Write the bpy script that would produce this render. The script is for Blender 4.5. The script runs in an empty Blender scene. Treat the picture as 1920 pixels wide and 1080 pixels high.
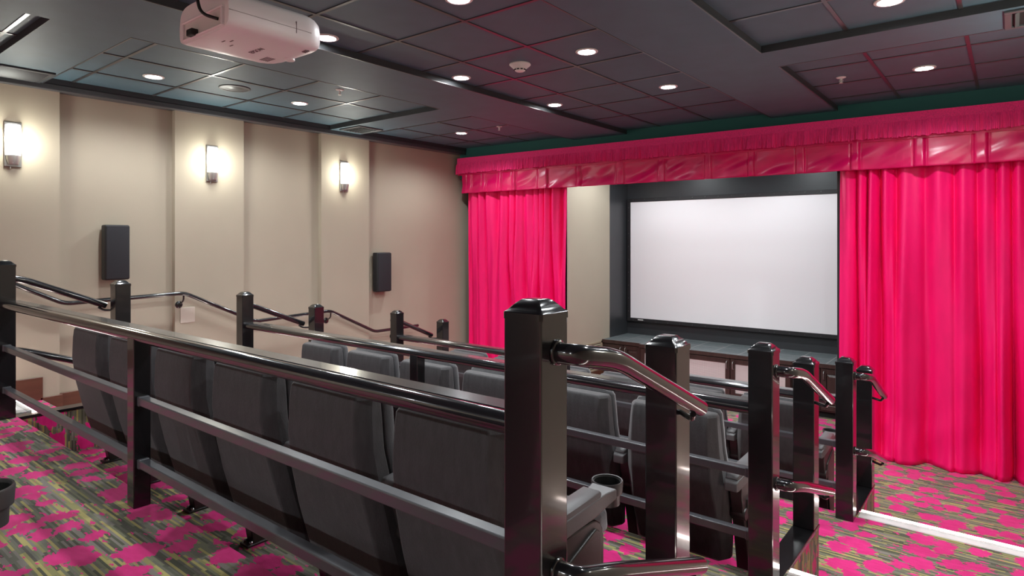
import bpy, bmesh, math, random
from mathutils import Vector, Matrix, noise as mnoise

S = bpy.context.scene
COL = S.collection
R = math.radians
random.seed(7)

# ------------------------------------------------------------------ camera
EYE = 1.157
cam_data = bpy.data.cameras.new('camera')
cam = bpy.data.objects.new('camera', cam_data)
COL.objects.link(cam)
cam.location = (0, 0, EYE)
cam.rotation_euler = (R(90), 0, R(38.6))
cam_data.sensor_fit = 'HORIZONTAL'
cam_data.sensor_width = 36
cam_data.lens = 1171.5 / 1920 * 36
cam_data.shift_y = -(540 - 451.4) / 1920
cam_data.clip_start = 0.02
S.camera = cam

# ------------------------------------------------------------------ world, exposure
w = bpy.data.worlds.new('world'); S.world = w
w.use_nodes = True
w.node_tree.nodes['Background'].inputs[0].default_value = (0.5, 0.5, 0.55, 1)
w.node_tree.nodes['Background'].inputs[1].default_value = 0.05
S.view_settings.view_transform = 'Standard'
S.view_settings.look = 'None'
S.view_settings.gamma = 1
S.view_settings.use_curve_mapping = False
S.view_settings.exposure = 1.1
DOWN_W = 34.0      # watts of one downlight
SCONCE_W = 5.0     # watts of one sconce
LED_E = 9.0        # emission of the step strips

# ------------------------------------------------------------------ materials
MATS = {}
def mat(name, col, rough=0.5, metal=0.0, coat=0.0, sheen=0.0, sheen_tint=None, emit=None, emit_s=0.0,
        var=0.0, vscale=6.0, bump=0.0, bscale=60.0, spec=0.5, aniso=(1, 1, 1)):
    if name in MATS: return MATS[name]
    m = bpy.data.materials.new(name); m.use_nodes = True
    nt = m.node_tree; b = nt.nodes['Principled BSDF']
    b.inputs['Base Color'].default_value = (*col, 1)
    b.inputs['Roughness'].default_value = rough
    b.inputs['Metallic'].default_value = metal
    b.inputs['Coat Weight'].default_value = coat
    b.inputs['Coat Roughness'].default_value = 0.06
    b.inputs['Sheen Weight'].default_value = sheen
    b.inputs['Sheen Roughness'].default_value = 0.4
    b.inputs['Specular IOR Level'].default_value = spec
    if sheen_tint: b.inputs['Sheen Tint'].default_value = (*sheen_tint, 1)
    if emit:
        b.inputs['Emission Color'].default_value = (*emit, 1)
        b.inputs['Emission Strength'].default_value = emit_s
    if var or bump:
        tc = nt.nodes.new('ShaderNodeTexCoord')
        mp = nt.nodes.new('ShaderNodeMapping'); mp.inputs['Scale'].default_value = aniso
        nt.links.new(tc.outputs['Object'], mp.inputs[0])
    if var:
        n = nt.nodes.new('ShaderNodeTexNoise'); n.inputs['Scale'].default_value = vscale; n.inputs['Detail'].default_value = 6
        nt.links.new(mp.outputs[0], n.inputs['Vector'])
        mr = nt.nodes.new('ShaderNodeMapRange'); mr.inputs[1].default_value = 0.3; mr.inputs[2].default_value = 0.7
        mr.inputs[3].default_value = 1 - var; mr.inputs[4].default_value = 1 + var
        nt.links.new(n.outputs[0], mr.inputs[0])
        mx = nt.nodes.new('ShaderNodeVectorMath'); mx.operation = 'SCALE'
        mx.inputs[0].default_value = col
        nt.links.new(mr.outputs[0], mx.inputs['Scale'])
        nt.links.new(mx.outputs[0], b.inputs['Base Color'])
    if bump:
        n2 = nt.nodes.new('ShaderNodeTexNoise'); n2.inputs['Scale'].default_value = bscale; n2.inputs['Detail'].default_value = 3
        nt.links.new(mp.outputs[0], n2.inputs['Vector'])
        bp = nt.nodes.new('ShaderNodeBump'); bp.inputs['Strength'].default_value = bump; bp.inputs['Distance'].default_value = 0.004
        nt.links.new(n2.outputs[0], bp.inputs['Height'])
        nt.links.new(bp.outputs[0], b.inputs['Normal'])
    MATS[name] = m
    return m

M_wall = mat('beige wall paint', (0.385, 0.336, 0.258), 0.75, var=0.03, vscale=1.5, bump=0.15, bscale=180)
M_green = mat('dark green wall paint', (0.012, 0.105, 0.095), 0.7)
M_alcove = mat('charcoal wall paint', (0.032, 0.034, 0.038), 0.35, var=0.05)
M_soffit = mat('slate grey ceiling paint', (0.070, 0.130, 0.165), 0.6, var=0.06, bump=0.2, bscale=220)
M_return = mat('black ceiling return', (0.028, 0.034, 0.038), 0.6)
M_tbar = mat('black satin metal grid', (0.05, 0.05, 0.052), 0.28)
M_trim = mat('dark trim paint', (0.06, 0.065, 0.07), 0.35)
M_black = mat('black gloss enamel', (0.008, 0.008, 0.009), 0.22, coat=0.6)
M_rail = mat('black polished rail enamel', (0.012, 0.012, 0.014), 0.16, coat=0.8, bump=0.03, bscale=30)
M_bar = mat('dark grey flat bar enamel', (0.055, 0.057, 0.064), 0.33, coat=0.3)
M_ledge = mat('dark satin ledge enamel', (0.045, 0.048, 0.046), 0.24, coat=0.4)
M_weld = mat('weld bead', (0.25, 0.25, 0.26), 0.25, metal=0.9)
M_fabric = mat('charcoal seat fabric', (0.058, 0.058, 0.062), 0.85, sheen=0.5, var=0.18, vscale=40, bump=0.35, bscale=300, aniso=(1, 1, 0.3))
M_shell = mat('charcoal seat back fabric', (0.041, 0.039, 0.041), 0.8, sheen=0.3, var=0.2, vscale=45, bump=0.35, bscale=300, aniso=(1, 1, 0.3))
M_plastic = mat('black moulded plastic', (0.022, 0.019, 0.018), 0.38, bump=0.1, bscale=300)
M_arm = mat('grey moulded plastic', (0.10, 0.098, 0.10), 0.42, bump=0.1, bscale=300)
M_holder = mat('dark grey moulded plastic', (0.06, 0.058, 0.059), 0.38)
M_cup = mat('cup well black', (0.010, 0.010, 0.010), 0.5)
M_chrome = mat('zinc bolt', (0.6, 0.6, 0.62), 0.25, metal=1)
M_velvet = mat('crimson velvet', (0.90, 0.002, 0.145), 0.5, sheen=0.1, sheen_tint=(1, 0.06, 0.3), spec=0.35, var=0.08, vscale=9, aniso=(1, 1, 0.25))
M_satin = mat('crimson satin velvet', (0.64, 0.002, 0.10), 0.30, sheen=0.2, sheen_tint=(1, 0.12, 0.3), var=0.1, vscale=7)
M_fringe = mat('rose fringe yarn', (0.92, 0.028, 0.22), 0.8, sheen=0.3, var=0.15, vscale=90, aniso=(1, 1, 0.05))
M_braid = mat('rose woven braid', (0.88, 0.028, 0.21), 0.8, sheen=0.2, var=0.2, vscale=120, bump=0.5, bscale=160)
M_wood = mat('brown stained wood', (0.115, 0.045, 0.026), 0.4, var=0.25, vscale=14, aniso=(1, 0.12, 1))
M_cab = mat('dark walnut cabinet', (0.045, 0.026, 0.021), 0.38, var=0.25, vscale=16, aniso=(1, 1, 0.12))
M_white = mat('white projector plastic', (0.90, 0.88, 0.89), 0.35)
M_offwhite = mat('off white plastic', (0.74, 0.73, 0.70), 0.45)
M_screen = mat('matte white screen', (0.86, 0.84, 0.86), 0.9)
M_sframe = mat('black velvet screen frame', (0.013, 0.012, 0.014), 0.6)
M_nickel = mat('brushed nickel', (0.42, 0.42, 0.41), 0.35, metal=0.9)
M_spk = mat('black speaker cabinet', (0.012, 0.012, 0.014), 0.5)
M_spkcloth = mat('black speaker cloth', (0.018, 0.018, 0.022), 0.85, bump=0.3, bscale=500)
M_glass = mat('lit opal glass', (0.9, 0.9, 0.88), 0.4, emit=(1.0, 0.97, 0.90), emit_s=5.0)
M_lens = mat('lit downlight lens', (0.9, 0.9, 0.9), 0.4, emit=(0.97, 0.98, 1.0), emit_s=28.0)
M_led = mat('lit step strip', (0.9, 0.88, 0.85), 0.4, emit=(1.0, 0.84, 0.78), emit_s=LED_E)
M_alu = mat('white aluminium profile', (0.75, 0.74, 0.73), 0.35)
M_vent = mat('grey vent metal', (0.085, 0.095, 0.10), 0.4, metal=0.2)
M_ventdark = mat('charcoal vent metal', (0.030, 0.034, 0.038), 0.45)
M_dark = mat('void black', (0.004, 0.004, 0.004), 0.8)
M_cable = mat('black cable', (0.012, 0.012, 0.012), 0.5)
M_ink = mat('grey printed ink', (0.16, 0.11, 0.115), 0.6)
M_plate = mat('cream cover plate', (0.52, 0.46, 0.39), 0.5)
M_grille = mat('beige grille metal', (0.34, 0.29, 0.20), 0.5)

def nodes_mat(name):
    m = bpy.data.materials.new(name); m.use_nodes = True
    MATS[name] = m
    return m, m.node_tree, m.node_tree.nodes['Principled BSDF']

def N(nt, kind, **kw):
    n = nt.nodes.new(kind)
    for k, v in kw.items(): setattr(n, k, v)
    return n
def math_node(nt, op, a=None, b=None, c=None):
    n = nt.nodes.new('ShaderNodeMath'); n.operation = op
    for i, v in enumerate((a, b, c)):
        if v is None: continue
        if isinstance(v, (int, float)): n.inputs[i].default_value = v
        else: nt.links.new(v, n.inputs[i])
    return n.outputs[0]

def carpet():
    m, nt, b = nodes_mat('striped carpet with pink blooms')
    L = nt.links.new
    tc = N(nt, 'ShaderNodeTexCoord'); geo = N(nt, 'ShaderNodeNewGeometry')
    sp = N(nt, 'ShaderNodeSeparateXYZ'); L(tc.outputs['Object'], sp.inputs[0])
    sn = N(nt, 'ShaderNodeSeparateXYZ'); L(geo.outputs['True Normal'], sn.inputs[0])
    side = math_node(nt, 'GREATER_THAN', math_node(nt, 'ABSOLUTE', sn.outputs[0]), 0.5)
    inv = math_node(nt, 'SUBTRACT', 1.0, side)
    u = math_node(nt, 'ADD', math_node(nt, 'MULTIPLY', sp.outputs[2], side), math_node(nt, 'MULTIPLY', math_node(nt, 'ADD', sp.outputs[0], math_node(nt, 'MULTIPLY', math_node(nt, 'ROUND', math_node(nt, 'MULTIPLY', sp.outputs[2], 6.4935)), 0.37)), inv))
    v = math_node(nt, 'SUBTRACT', sp.outputs[1], math_node(nt, 'MULTIPLY', sp.outputs[2], inv))
    # thin yarn stripes, broken into dashes
    row = math_node(nt, 'FLOOR', math_node(nt, 'DIVIDE', v, 0.0098))
    wn = N(nt, 'ShaderNodeTexWhiteNoise', noise_dimensions='1D'); L(row, wn.inputs['W'])
    seg = math_node(nt, 'FLOOR', math_node(nt, 'ADD', math_node(nt, 'DIVIDE', u, 0.17), math_node(nt, 'MULTIPLY', wn.outputs[0], 9.0)))
    cmb = N(nt, 'ShaderNodeCombineXYZ'); L(row, cmb.inputs[0]); L(seg, cmb.inputs[1])
    wn2 = N(nt, 'ShaderNodeTexWhiteNoise', noise_dimensions='2D'); L(cmb.outputs[0], wn2.inputs['Vector'])
    dim = 0.84
    rp = N(nt, 'ShaderNodeValToRGB'); rp.color_ramp.interpolation = 'CONSTANT'
    cols = [(0.0, (0.17, 0.165, 0.125)), (0.20, (0.50, 0.43, 0.15)), (0.36, (0.26, 0.235, 0.20)), (0.54, (0.10, 0.105, 0.065)),
            (0.70, (0.21, 0.215, 0.13)), (0.84, (0.33, 0.31, 0.12)), (0.93, (0.10, 0.09, 0.07))]
    cols = [(p, tuple(v * dim for v in c)) for p, c in cols]
    e = rp.color_ramp.elements
    e[0].position = 0; e[0].color = (*cols[0][1], 1); e[1].position = cols[1][0]; e[1].color = (*cols[1][1], 1)
    for p, c in cols[2:]:
        q = e.new(p); q.color = (*c, 1)
    L(wn2.outputs['Value'], rp.inputs[0])
    # blooms: ragged-edged cells
    pv = N(nt, 'ShaderNodeCombineXYZ'); L(u, pv.inputs[0]); L(v, pv.inputs[1])
    n1 = N(nt, 'ShaderNodeTexNoise'); n1.inputs['Scale'].default_value = 9; n1.inputs['Detail'].default_value = 5; n1.inputs['Roughness'].default_value = 0.65
    L(pv.outputs[0], n1.inputs['Vector'])
    off = N(nt, 'ShaderNodeVectorMath', operation='SUBTRACT'); L(n1.outputs['Color'], off.inputs[0]); off.inputs[1].default_value = (0.5, 0.5, 0.5)
    sc = N(nt, 'ShaderNodeVectorMath', operation='SCALE'); L(off.outputs[0], sc.inputs[0]); sc.inputs['Scale'].default_value = 0.13
    ad = N(nt, 'ShaderNodeVectorMath', operation='ADD'); L(pv.outputs[0], ad.inputs[0]); L(sc.outputs[0], ad.inputs[1])
    vo = N(nt, 'ShaderNodeTexVoronoi', voronoi_dimensions='2D'); vo.inputs['Scale'].default_value = 6.0; vo.inputs['Randomness'].default_value = 0.85
    L(ad.outputs[0], vo.inputs['Vector'])
    n2 = N(nt, 'ShaderNodeTexNoise'); n2.inputs['Scale'].default_value = 55; n2.inputs['Detail'].default_value = 4
    st = N(nt, 'ShaderNodeVectorMath', operation='MULTIPLY'); L(pv.outputs[0], st.inputs[0]); st.inputs[1].default_value = (0.4, 1, 1)
    L(st.outputs[0], n2.inputs['Vector'])
    sc2 = N(nt, 'ShaderNodeSeparateXYZ'); L(vo.outputs['Color'], sc2.inputs[0])
    thr = math_node(nt, 'ADD', math_node(nt, 'MULTIPLY', sc2.outputs[0], 0.22), 0.255)
    d = math_node(nt, 'ADD', vo.outputs['Distance'], math_node(nt, 'MULTIPLY', math_node(nt, 'SUBTRACT', n2.outputs[0], 0.5), 0.55))
    bloom = math_node(nt, 'LESS_THAN', d, thr)
    n3 = N(nt, 'ShaderNodeTexNoise'); n3.inputs['Scale'].default_value = 38; n3.inputs['Detail'].default_value = 3
    L(st.outputs[0], n3.inputs['Vector'])
    spat = math_node(nt, 'GREATER_THAN', n3.outputs[0], 0.635)
    mask = math_node(nt, 'MAXIMUM', bloom, spat)
    pk = N(nt, 'ShaderNodeMix', data_type='RGBA'); L(n3.outputs[0], pk.inputs[0])
    pk.inputs[6].default_value = (0.56, 0.010, 0.14, 1); pk.inputs[7].default_value = (0.80, 0.03, 0.26, 1)
    mx = N(nt, 'ShaderNodeMix', data_type='RGBA'); L(mask, mx.inputs[0]); L(rp.outputs[0], mx.inputs[6]); L(pk.outputs[2], mx.inputs[7])
    L(mx.outputs[2], b.inputs['Base Color'])
    b.inputs['Roughness'].default_value = 0.95
    b.inputs['Specular IOR Level'].default_value = 0.1
    b.inputs['Sheen Weight'].default_value = 0.15
    nb = N(nt, 'ShaderNodeTexNoise'); nb.inputs['Scale'].default_value = 420
    L(tc.outputs['Object'], nb.inputs['Vector'])
    bp = N(nt, 'ShaderNodeBump'); bp.inputs['Strength'].default_value = 0.5; bp.inputs['Distance'].default_value = 0.004
    L(nb.outputs[0], bp.inputs['Height']); L(bp.outputs[0], b.inputs['Normal'])
    return m
M_carpet = carpet()

def slate():
    m, nt, b = nodes_mat('grey slate tiles')
    L = nt.links.new
    tc = N(nt, 'ShaderNodeTexCoord')
    br = N(nt, 'ShaderNodeTexBrick'); br.offset = 0; br.squash = 1
    br.inputs['Color1'].default_value = (0.085, 0.105, 0.11, 1); br.inputs['Color2'].default_value = (0.11, 0.13, 0.135, 1)
    br.inputs['Mortar'].default_value = (0.24, 0.24, 0.235, 1)
    br.inputs['Scale'].default_value = 1; br.inputs['Brick Width'].default_value = 0.335; br.inputs['Row Height'].default_value = 0.335
    br.inputs['Mortar Size'].default_value = 0.006
    L(tc.outputs['Object'], br.inputs['Vector'])
    n = N(nt, 'ShaderNodeTexNoise'); n.inputs['Scale'].default_value = 22; n.inputs['Detail'].default_value = 6
    L(tc.outputs['Object'], n.inputs['Vector'])
    mx = N(nt, 'ShaderNodeMix', data_type='RGBA', blend_type='MULTIPLY'); mx.inputs[0].default_value = 0.7
    mr = N(nt, 'ShaderNodeMapRange'); mr.inputs[3].default_value = 0.5; mr.inputs[4].default_value = 1.5
    L(n.outputs[0], mr.inputs[0]); L(br.outputs['Color'], mx.inputs[6]); L(mr.outputs[0], mx.inputs[7])
    L(mx.outputs[2], b.inputs['Base Color']); b.inputs['Roughness'].default_value = 0.6
    return m
M_slate = slate()

def mesh_cloth():
    m, nt, b = nodes_mat('pale perforated speaker mesh')
    L = nt.links.new
    tc = N(nt, 'ShaderNodeTexCoord'); sp = N(nt, 'ShaderNodeSeparateXYZ'); L(tc.outputs['Object'], sp.inputs[0])
    def wave(o): return math_node(nt, 'ABSOLUTE', math_node(nt, 'SUBTRACT', math_node(nt, 'FRACT', math_node(nt, 'DIVIDE', o, 0.017)), 0.5))
    d = math_node(nt, 'MAXIMUM', wave(sp.outputs[0]), wave(sp.outputs[2]))
    hole = math_node(nt, 'LESS_THAN', d, 0.27)
    mx = N(nt, 'ShaderNodeMix', data_type='RGBA'); L(hole, mx.inputs[0])
    mx.inputs[6].default_value = (0.66, 0.60, 0.58, 1); mx.inputs[7].default_value = (0.30, 0.255, 0.25, 1)
    L(mx.outputs[2], b.inputs['Base Color']); b.inputs['Roughness'].default_value = 0.6
    return m
M_mesh = mesh_cloth()

# ------------------------------------------------------------------ object helpers
def world_of(o):
    v = Vector((0, 0, 0))
    while o is not None:
        v += Vector(o.location); o = o.parent
    return v

def tag(o, label=None, cat=None, group=None, kind=None):
    if label: o['label'] = label
    if cat: o['category'] = cat
    if group: o['group'] = group
    if kind: o['kind'] = kind
    return o

def thing(name, label, cat, loc=(0, 0, 0), group=None):
    o = bpy.data.objects.new(name, None); o.empty_display_size = 0.1
    COL.objects.link(o); o.location = loc
    return tag(o, label, cat, group)

def obj(name, bm, m, parent=None, smooth=False, loc=None, angle=40, bevel=0.0, bseg=2, fixn=True):
    """link a bmesh given in world coordinates as ONE mesh object"""
    if fixn: bmesh.ops.recalc_face_normals(bm, faces=bm.faces)
    base = world_of(parent) if parent else Vector((0, 0, 0))
    org = Vector(loc) if loc is not None else base
    bmesh.ops.translate(bm, verts=bm.verts, vec=-org)
    if smooth:
        for f in bm.faces: f.smooth = True
        for e in bm.edges:
            if len(e.link_faces) == 2 and e.calc_face_angle(0) > R(angle): e.smooth = False
    me = bpy.data.meshes.new(name); bm.to_mesh(me); bm.free()
    for mm in (m if isinstance(m, (list, tuple)) else [m]): me.materials.append(mm)
    o = bpy.data.objects.new(name, me); COL.objects.link(o)
    if parent: o.parent = parent
    o.location = org - base
    if bevel:
        md = o.modifiers.new('edge', 'BEVEL'); md.width = bevel; md.segments = bseg; md.limit_method = 'ANGLE'; md.angle_limit = R(35)
        if smooth is False:
            for p in me.polygons: p.use_smooth = True
            md.harden_normals = True
    return o

def based(name, bm, m, label, cat, group=None, **kw):
    """a thing that is one mesh: its origin at the bottom centre of its box"""
    lo = Vector([min(v.co[i] for v in bm.verts) for i in range(3)]); hi = Vector([max(v.co[i] for v in bm.verts) for i in range(3)])
    return tag(obj(name, bm, m, None, loc=((lo.x + hi.x) / 2, (lo.y + hi.y) / 2, lo.z), **kw), label, cat, group)

def struct(name, bm, m, parent=None, **kw):
    o = obj(name, bm, m, parent, **kw)
    if parent is None: o['kind'] = 'structure'
    return o

def BM(): return bmesh.new()

def box(bm, a, b, bev=0.0, seg=2, mi=0):
    x0, y0, z0 = a; x1, y1, z1 = b
    vs = [bm.verts.new(p) for p in ((x0, y0, z0), (x1, y0, z0), (x1, y1, z0), (x0, y1, z0), (x0, y0, z1), (x1, y0, z1), (x1, y1, z1), (x0, y1, z1))]
    fs = [bm.faces.new([vs[i] for i in q]) for q in ((3, 2, 1, 0), (4, 5, 6, 7), (0, 1, 5, 4), (1, 2, 6, 5), (2, 3, 7, 6), (3, 0, 4, 7))]
    for f in fs: f.material_index = mi
    if bev:
        es = list({e for f in fs for e in f.edges})
        r = bmesh.ops.bevel(bm, geom=es, offset=bev, segments=seg, affect='EDGES', profile=0.5)
        for f in r['faces']: f.material_index = mi
    return vs

def loft(bm, rings, cap=True, closed=True):
    rv = [[bm.verts.new(p) for p in r] for r in rings]
    n = len(rv[0])
    for a, b in zip(rv[:-1], rv[1:]):
        for i in range(n if closed else n - 1):
            j = (i + 1) % n
            bm.faces.new((a[i], a[j], b[j], b[i]))
    if cap:
        bm.faces.new(list(reversed(rv[0]))); bm.faces.new(rv[-1])
    return rv

def prism(bm, poly, axis, a, b):
    """polygon of 2D points extruded along an axis: 'x' -> (y,z), 'y' -> (x,z), 'z' -> (x,y)"""
    def P(p, t): return {'x': (t, p[0], p[1]), 'y': (p[0], t, p[1]), 'z': (p[0], p[1], t)}[axis]
    return loft(bm, [[P(p, a) for p in poly], [P(p, b) for p in poly]])

def lathe(bm, prof, c, seg=32, axis='z', cap=True):
    """prof: (radius, height) list, spun about a line through c"""
    rings = []
    for r, h in prof:
        ring = []
        for i in range(seg):
            t = 2 * math.pi * i / seg; x = max(r, 1e-5) * math.cos(t); y = max(r, 1e-5) * math.sin(t)
            if axis == 'z': ring.append((c[0] + x, c[1] + y, c[2] + h))
            elif axis == 'x': ring.append((c[0] + h, c[1] + x, c[2] + y))
            else: ring.append((c[0] + y, c[1] + h, c[2] + x))
        rings.append(ring)
    return loft(bm, rings, cap)

def round_path(pts, rad, seg=6):
    pts = [Vector(p) for p in pts]; out = [pts[0]]
    for a, p, b in zip(pts[:-2], pts[1:-1], pts[2:]):
        d1 = (a - p); d2 = (b - p)
        r = min(rad, d1.length * 0.48, d2.length * 0.48)
        s = p + d1.normalized() * r; e = p + d2.normalized() * r
        for i in range(seg + 1):
            t = i / seg
            out.append((1 - t) ** 2 * s + 2 * t * (1 - t) * p + t * t * e)
    out.append(pts[-1])
    return out

def tube(bm, pts, r, seg=16, cap=True):
    pts = [Vector(p) for p in pts]; rings = []
    up = Vector((0, 0, 1)); prev = None
    for i, p in enumerate(pts):
        t = ((pts[min(i + 1, len(pts) - 1)] - pts[max(i - 1, 0)])).normalized()
        if prev is None:
            n = t.cross(up)
            if n.length < 1e-3: n = t.cross(Vector((1, 0, 0)))
            n.normalize()
        else:
            n = (prev - t * prev.dot(t)).normalized()
        prev = n; b = t.cross(n)
        rr = r[i] if isinstance(r, (list, tuple)) else r
        rings.append([p + (n * math.cos(2 * math.pi * k / seg) + b * math.sin(2 * math.pi * k / seg)) * rr for k in range(seg)])
    return loft(bm, rings, cap)

def dup(o, loc=None, parent=None, label=None, depth=0):
    c = o.copy(); COL.objects.link(c)
    c.parent = parent
    if loc is not None: c.location = loc
    if label: c['label'] = label
    for ch in list(o.children): dup(ch, None, c, None, depth + 1)
    return c

def terrace(bm, xs, ys, level, flip, mi=0):
    """stepped horizontal surface with risers between cells of different level"""
    z = [[level((xs[i] + xs[i + 1]) / 2, (ys[j] + ys[j + 1]) / 2) for j in range(len(ys) - 1)] for i in range(len(xs) - 1)]
    def quad(*p):
        f = bm.faces.new([bm.verts.new(q) for q in p])
        return f
    for i in range(len(xs) - 1):
        for j in range(len(ys) - 1):
            h = z[i][j]; p = [(xs[i], ys[j], h), (xs[i + 1], ys[j], h), (xs[i + 1], ys[j + 1], h), (xs[i], ys[j + 1], h)]
            quad(*(p if not flip else p[::-1]))
            if i + 1 < len(xs) - 1 and abs(z[i + 1][j] - h) > 1e-6:
                g = z[i + 1][j]; q = [(xs[i + 1], ys[j], h), (xs[i + 1], ys[j], g), (xs[i + 1], ys[j + 1], g), (xs[i + 1], ys[j + 1], h)]
                quad(*q)
            if j + 1 < len(ys) - 1 and abs(z[i][j + 1] - h) > 1e-6:
                g = z[i][j + 1]; q = [(xs[i], ys[j + 1], h), (xs[i + 1], ys[j + 1], h), (xs[i + 1], ys[j + 1], g), (xs[i], ys[j + 1], g)]
                quad(*q)
    bmesh.ops.remove_doubles(bm, verts=bm.verts, dist=1e-5)

# ------------------------------------------------------------------ dimensions
XW, XREC, XR = -6.25, -6.31, 0.46            # sconce panels, recessed wall, right wall
XBACK = -3.4                                  # rear wall (y)
XA, XB = -5.138, -0.826                       # post lines at the two aisles
ROWS = [('A', 1.12, 1.803, 0.0), ('B', 2.762, 3.465, -0.308), ('C', 4.462, 5.151, -0.616)]
FRONT = -0.924
ZT, ZS = 2.50, 2.45                           # ceiling tiles, ceiling soffits
def yF(x): return 6.56 + 0.041 * (x + 6.25)   # front face of the pelmet
AX0, AX1, AY = -4.68, -1.38, 8.76             # screen alcove

# ------------------------------------------------------------------ floor
nos = [1.31, 2.94, 4.63]                      # step edges of the aisles
def floor_level(x, y):
    if XA - 0.05 < x < XB + 0.05:
        if (x < XA + 0.05 or x > XB - 0.05):  # stringer kerbs beside the aisle steps
            for _, ya, yb, z in ROWS:
                if ya + 0.0501 < y < yb + 0.05: return z - 0.02
        z = 0.0
        for _, ya, yb, zr in ROWS:
            if y > ya + 0.06: z -= 0.308
        return z
    z = 0.0
    for n in nos:
        if y > n: z -= 0.154
        if y > n + 0.30: z -= 0.154
    return z
xs = [XREC - 0.1, XA - 0.05, XA + 0.05, XB - 0.05, XB + 0.05, XR + 0.1]
ys = sorted({XBACK - 0.1, 9.0, *nos, *[n + 0.30 for n in nos], *[r[1] + 0.06 for r in ROWS], *[r[2] + 0.05 for r in ROWS]})
bm = BM(); terrace(bm, xs, ys, floor_level, False)
struct('floor', bm, M_carpet, fixn=False)

# dark cap boards on the stringer kerbs, and the wood skirts along the steps
n = 0
for _, ya, yb, z in ROWS:
    for xc in (XA, XB):
        n += 1
        bm = BM(); box(bm, (xc - 0.054, ya + 0.056, z - 0.02), (xc + 0.054, yb + 0.056, z), 0.004)
        struct('trim_%d' % n, bm, M_black)

# ------------------------------------------------------------------ ceiling
cx = [XREC - 0.1, -6.19, -4.38, -3.64, -1.97, -1.345, XR + 0.1]
cy = [XBACK - 0.1, -3.2, 1.168, 1.60, 4.36, 4.44, 4.80, 4.865, 7.0]
def ceil_level(x, y):
    if -6.19 < x < -4.38 and (-3.2 < y < 1.168 or 1.60 < y < 4.36 or y > 4.80): return ZT
    if -3.64 < x < -1.97 and y > -3.2: return ZT
    if x > -1.345 and (-3.2 < y < 4.44 or y > 4.865): return ZT
    return ZS
bm = BM(); terrace(bm, cx, cy, ceil_level, True)
bm.normal_update()
for f in bm.faces: f.material_index = 1 if abs(f.normal.z) < 0.5 else 0
ceiling = struct('ceiling', bm, [M_soffit, M_return], fixn=False)
bm = BM()
def tx(x, y0, y1): box(bm, (x - 0.011, y0, ZT - 0.006), (x + 0.011, y1, ZT + 0.004))
def ty(y, x0, x1): box(bm, (x0, y - 0.011, ZT - 0.0055), (x1, y + 0.011, ZT + 0.0045))
for x in (-5.70, -5.065): tx(x, -3.2, 1.168); tx(x, 1.60, 4.36); tx(x, 4.80, 6.7)
for y in (-3.0, -2.4, -1.8, -1.2, -0.58, 0.03, 0.66, 1.10, 1.81, 2.44, 3.095, 3.76, 5.0, 5.62, 6.24): ty(y, -6.19, -4.38)
for x in (-3.215, -2.605): tx(x, -3.2, 6.8)
for y in (-2.8, -2.2, -1.55, -0.95, -0.3, 0.3, 0.93, 1.55, 2.17, 2.80, 3.43, 4.06, 4.72, 5.35, 5.98): ty(y, -3.64, -1.97)
for x in (-0.815, -0.225): tx(x, -3.2, 4.44); tx(x, 4.865, 6.85)
for y in (-2.7, -2.1, -1.5, -0.9, -0.3, 0.3, 0.92, 1.54, 2.16, 2.75, 3.32, 3.82, 5.3, 5.9, 6.5): ty(y, -1.345, XR)
for x0_, y0_, x1_, y1_ in ((-6.19, 1.592, -4.37, 1.602), (-4.382, 1.60, -4.372, 4.36), (-4.382, 4.80, -4.372, 6.7), (-3.645, -3.2, -3.637, 6.75), (-1.972, -3.2, -1.962, 6.8), (-1.35, -3.2, -1.342, 4.44), (-1.35, 4.865, -1.342, 6.85), (-1.345, 4.857, XR, 4.867)):
    box(bm, (x0_, y0_, ZS - 0.002), (x1_, y1_, ZS + 0.004))
obj('ceiling_grid', bm, M_tbar, ceiling)
# perimeter moulding on the left wall, under the ceiling
bm = BM(); box(bm, (XREC - 0.02, XBACK, ZS - 0.045), (-6.19, 6.68, ZS + 0.01), 0.006)
struct('trim_7', bm, M_trim)

# ------------------------------------------------------------------ walls
bm = BM()
box(bm, (XREC - 0.12, XBACK - 0.1, -1.2), (XREC, 7.0, 2.6))
panels = [(-2.15, -1.47), (-0.55, 0.13), (1.045, 1.733), (2.66, 3.346), (4.285, 4.974)]
for a, b in panels: box(bm, (XREC - 0.02, a, -1.1), (XW, b, 2.55))
struct('wall_left', bm, M_wall)
bm = BM(); box(bm, (XR, XBACK - 0.1, -1.2), (XR + 0.12, 7.0, 2.6)); struct('wall_right', bm, M_wall)
bm = BM(); box(bm, (XREC - 0.1, XBACK - 0.12, -0.2), (XR + 0.1, XBACK, 2.6)); struct('wall_back', bm, M_wall)
# front wall with the stage opening
OT = 2.05
bm = BM()
def fw(x0, x1, z0, z1):
    prism(bm, [(x0, yF(x0) + 0.33), (x1, yF(x1) + 0.33), (x1, yF(x1) + 0.43), (x0, yF(x0) + 0.43)], 'z', z0, z1)
fw(XREC - 0.1, AX0, -1.2, 2.6); fw(AX1, XR + 0.1, -1.2, 2.6); fw(AX0, AX1, OT, 2.6)
prism(bm, [(XREC - 0.1, yF(XREC - 0.1) + 0.126), (XR + 0.1, yF(XR + 0.1) + 0.126), (XR + 0.1, yF(XR + 0.1) + 0.25), (XREC - 0.1, yF(XREC - 0.1) + 0.25)], 'z', 2.06, 2.6)
struct('wall_front', bm, M_green)
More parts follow.
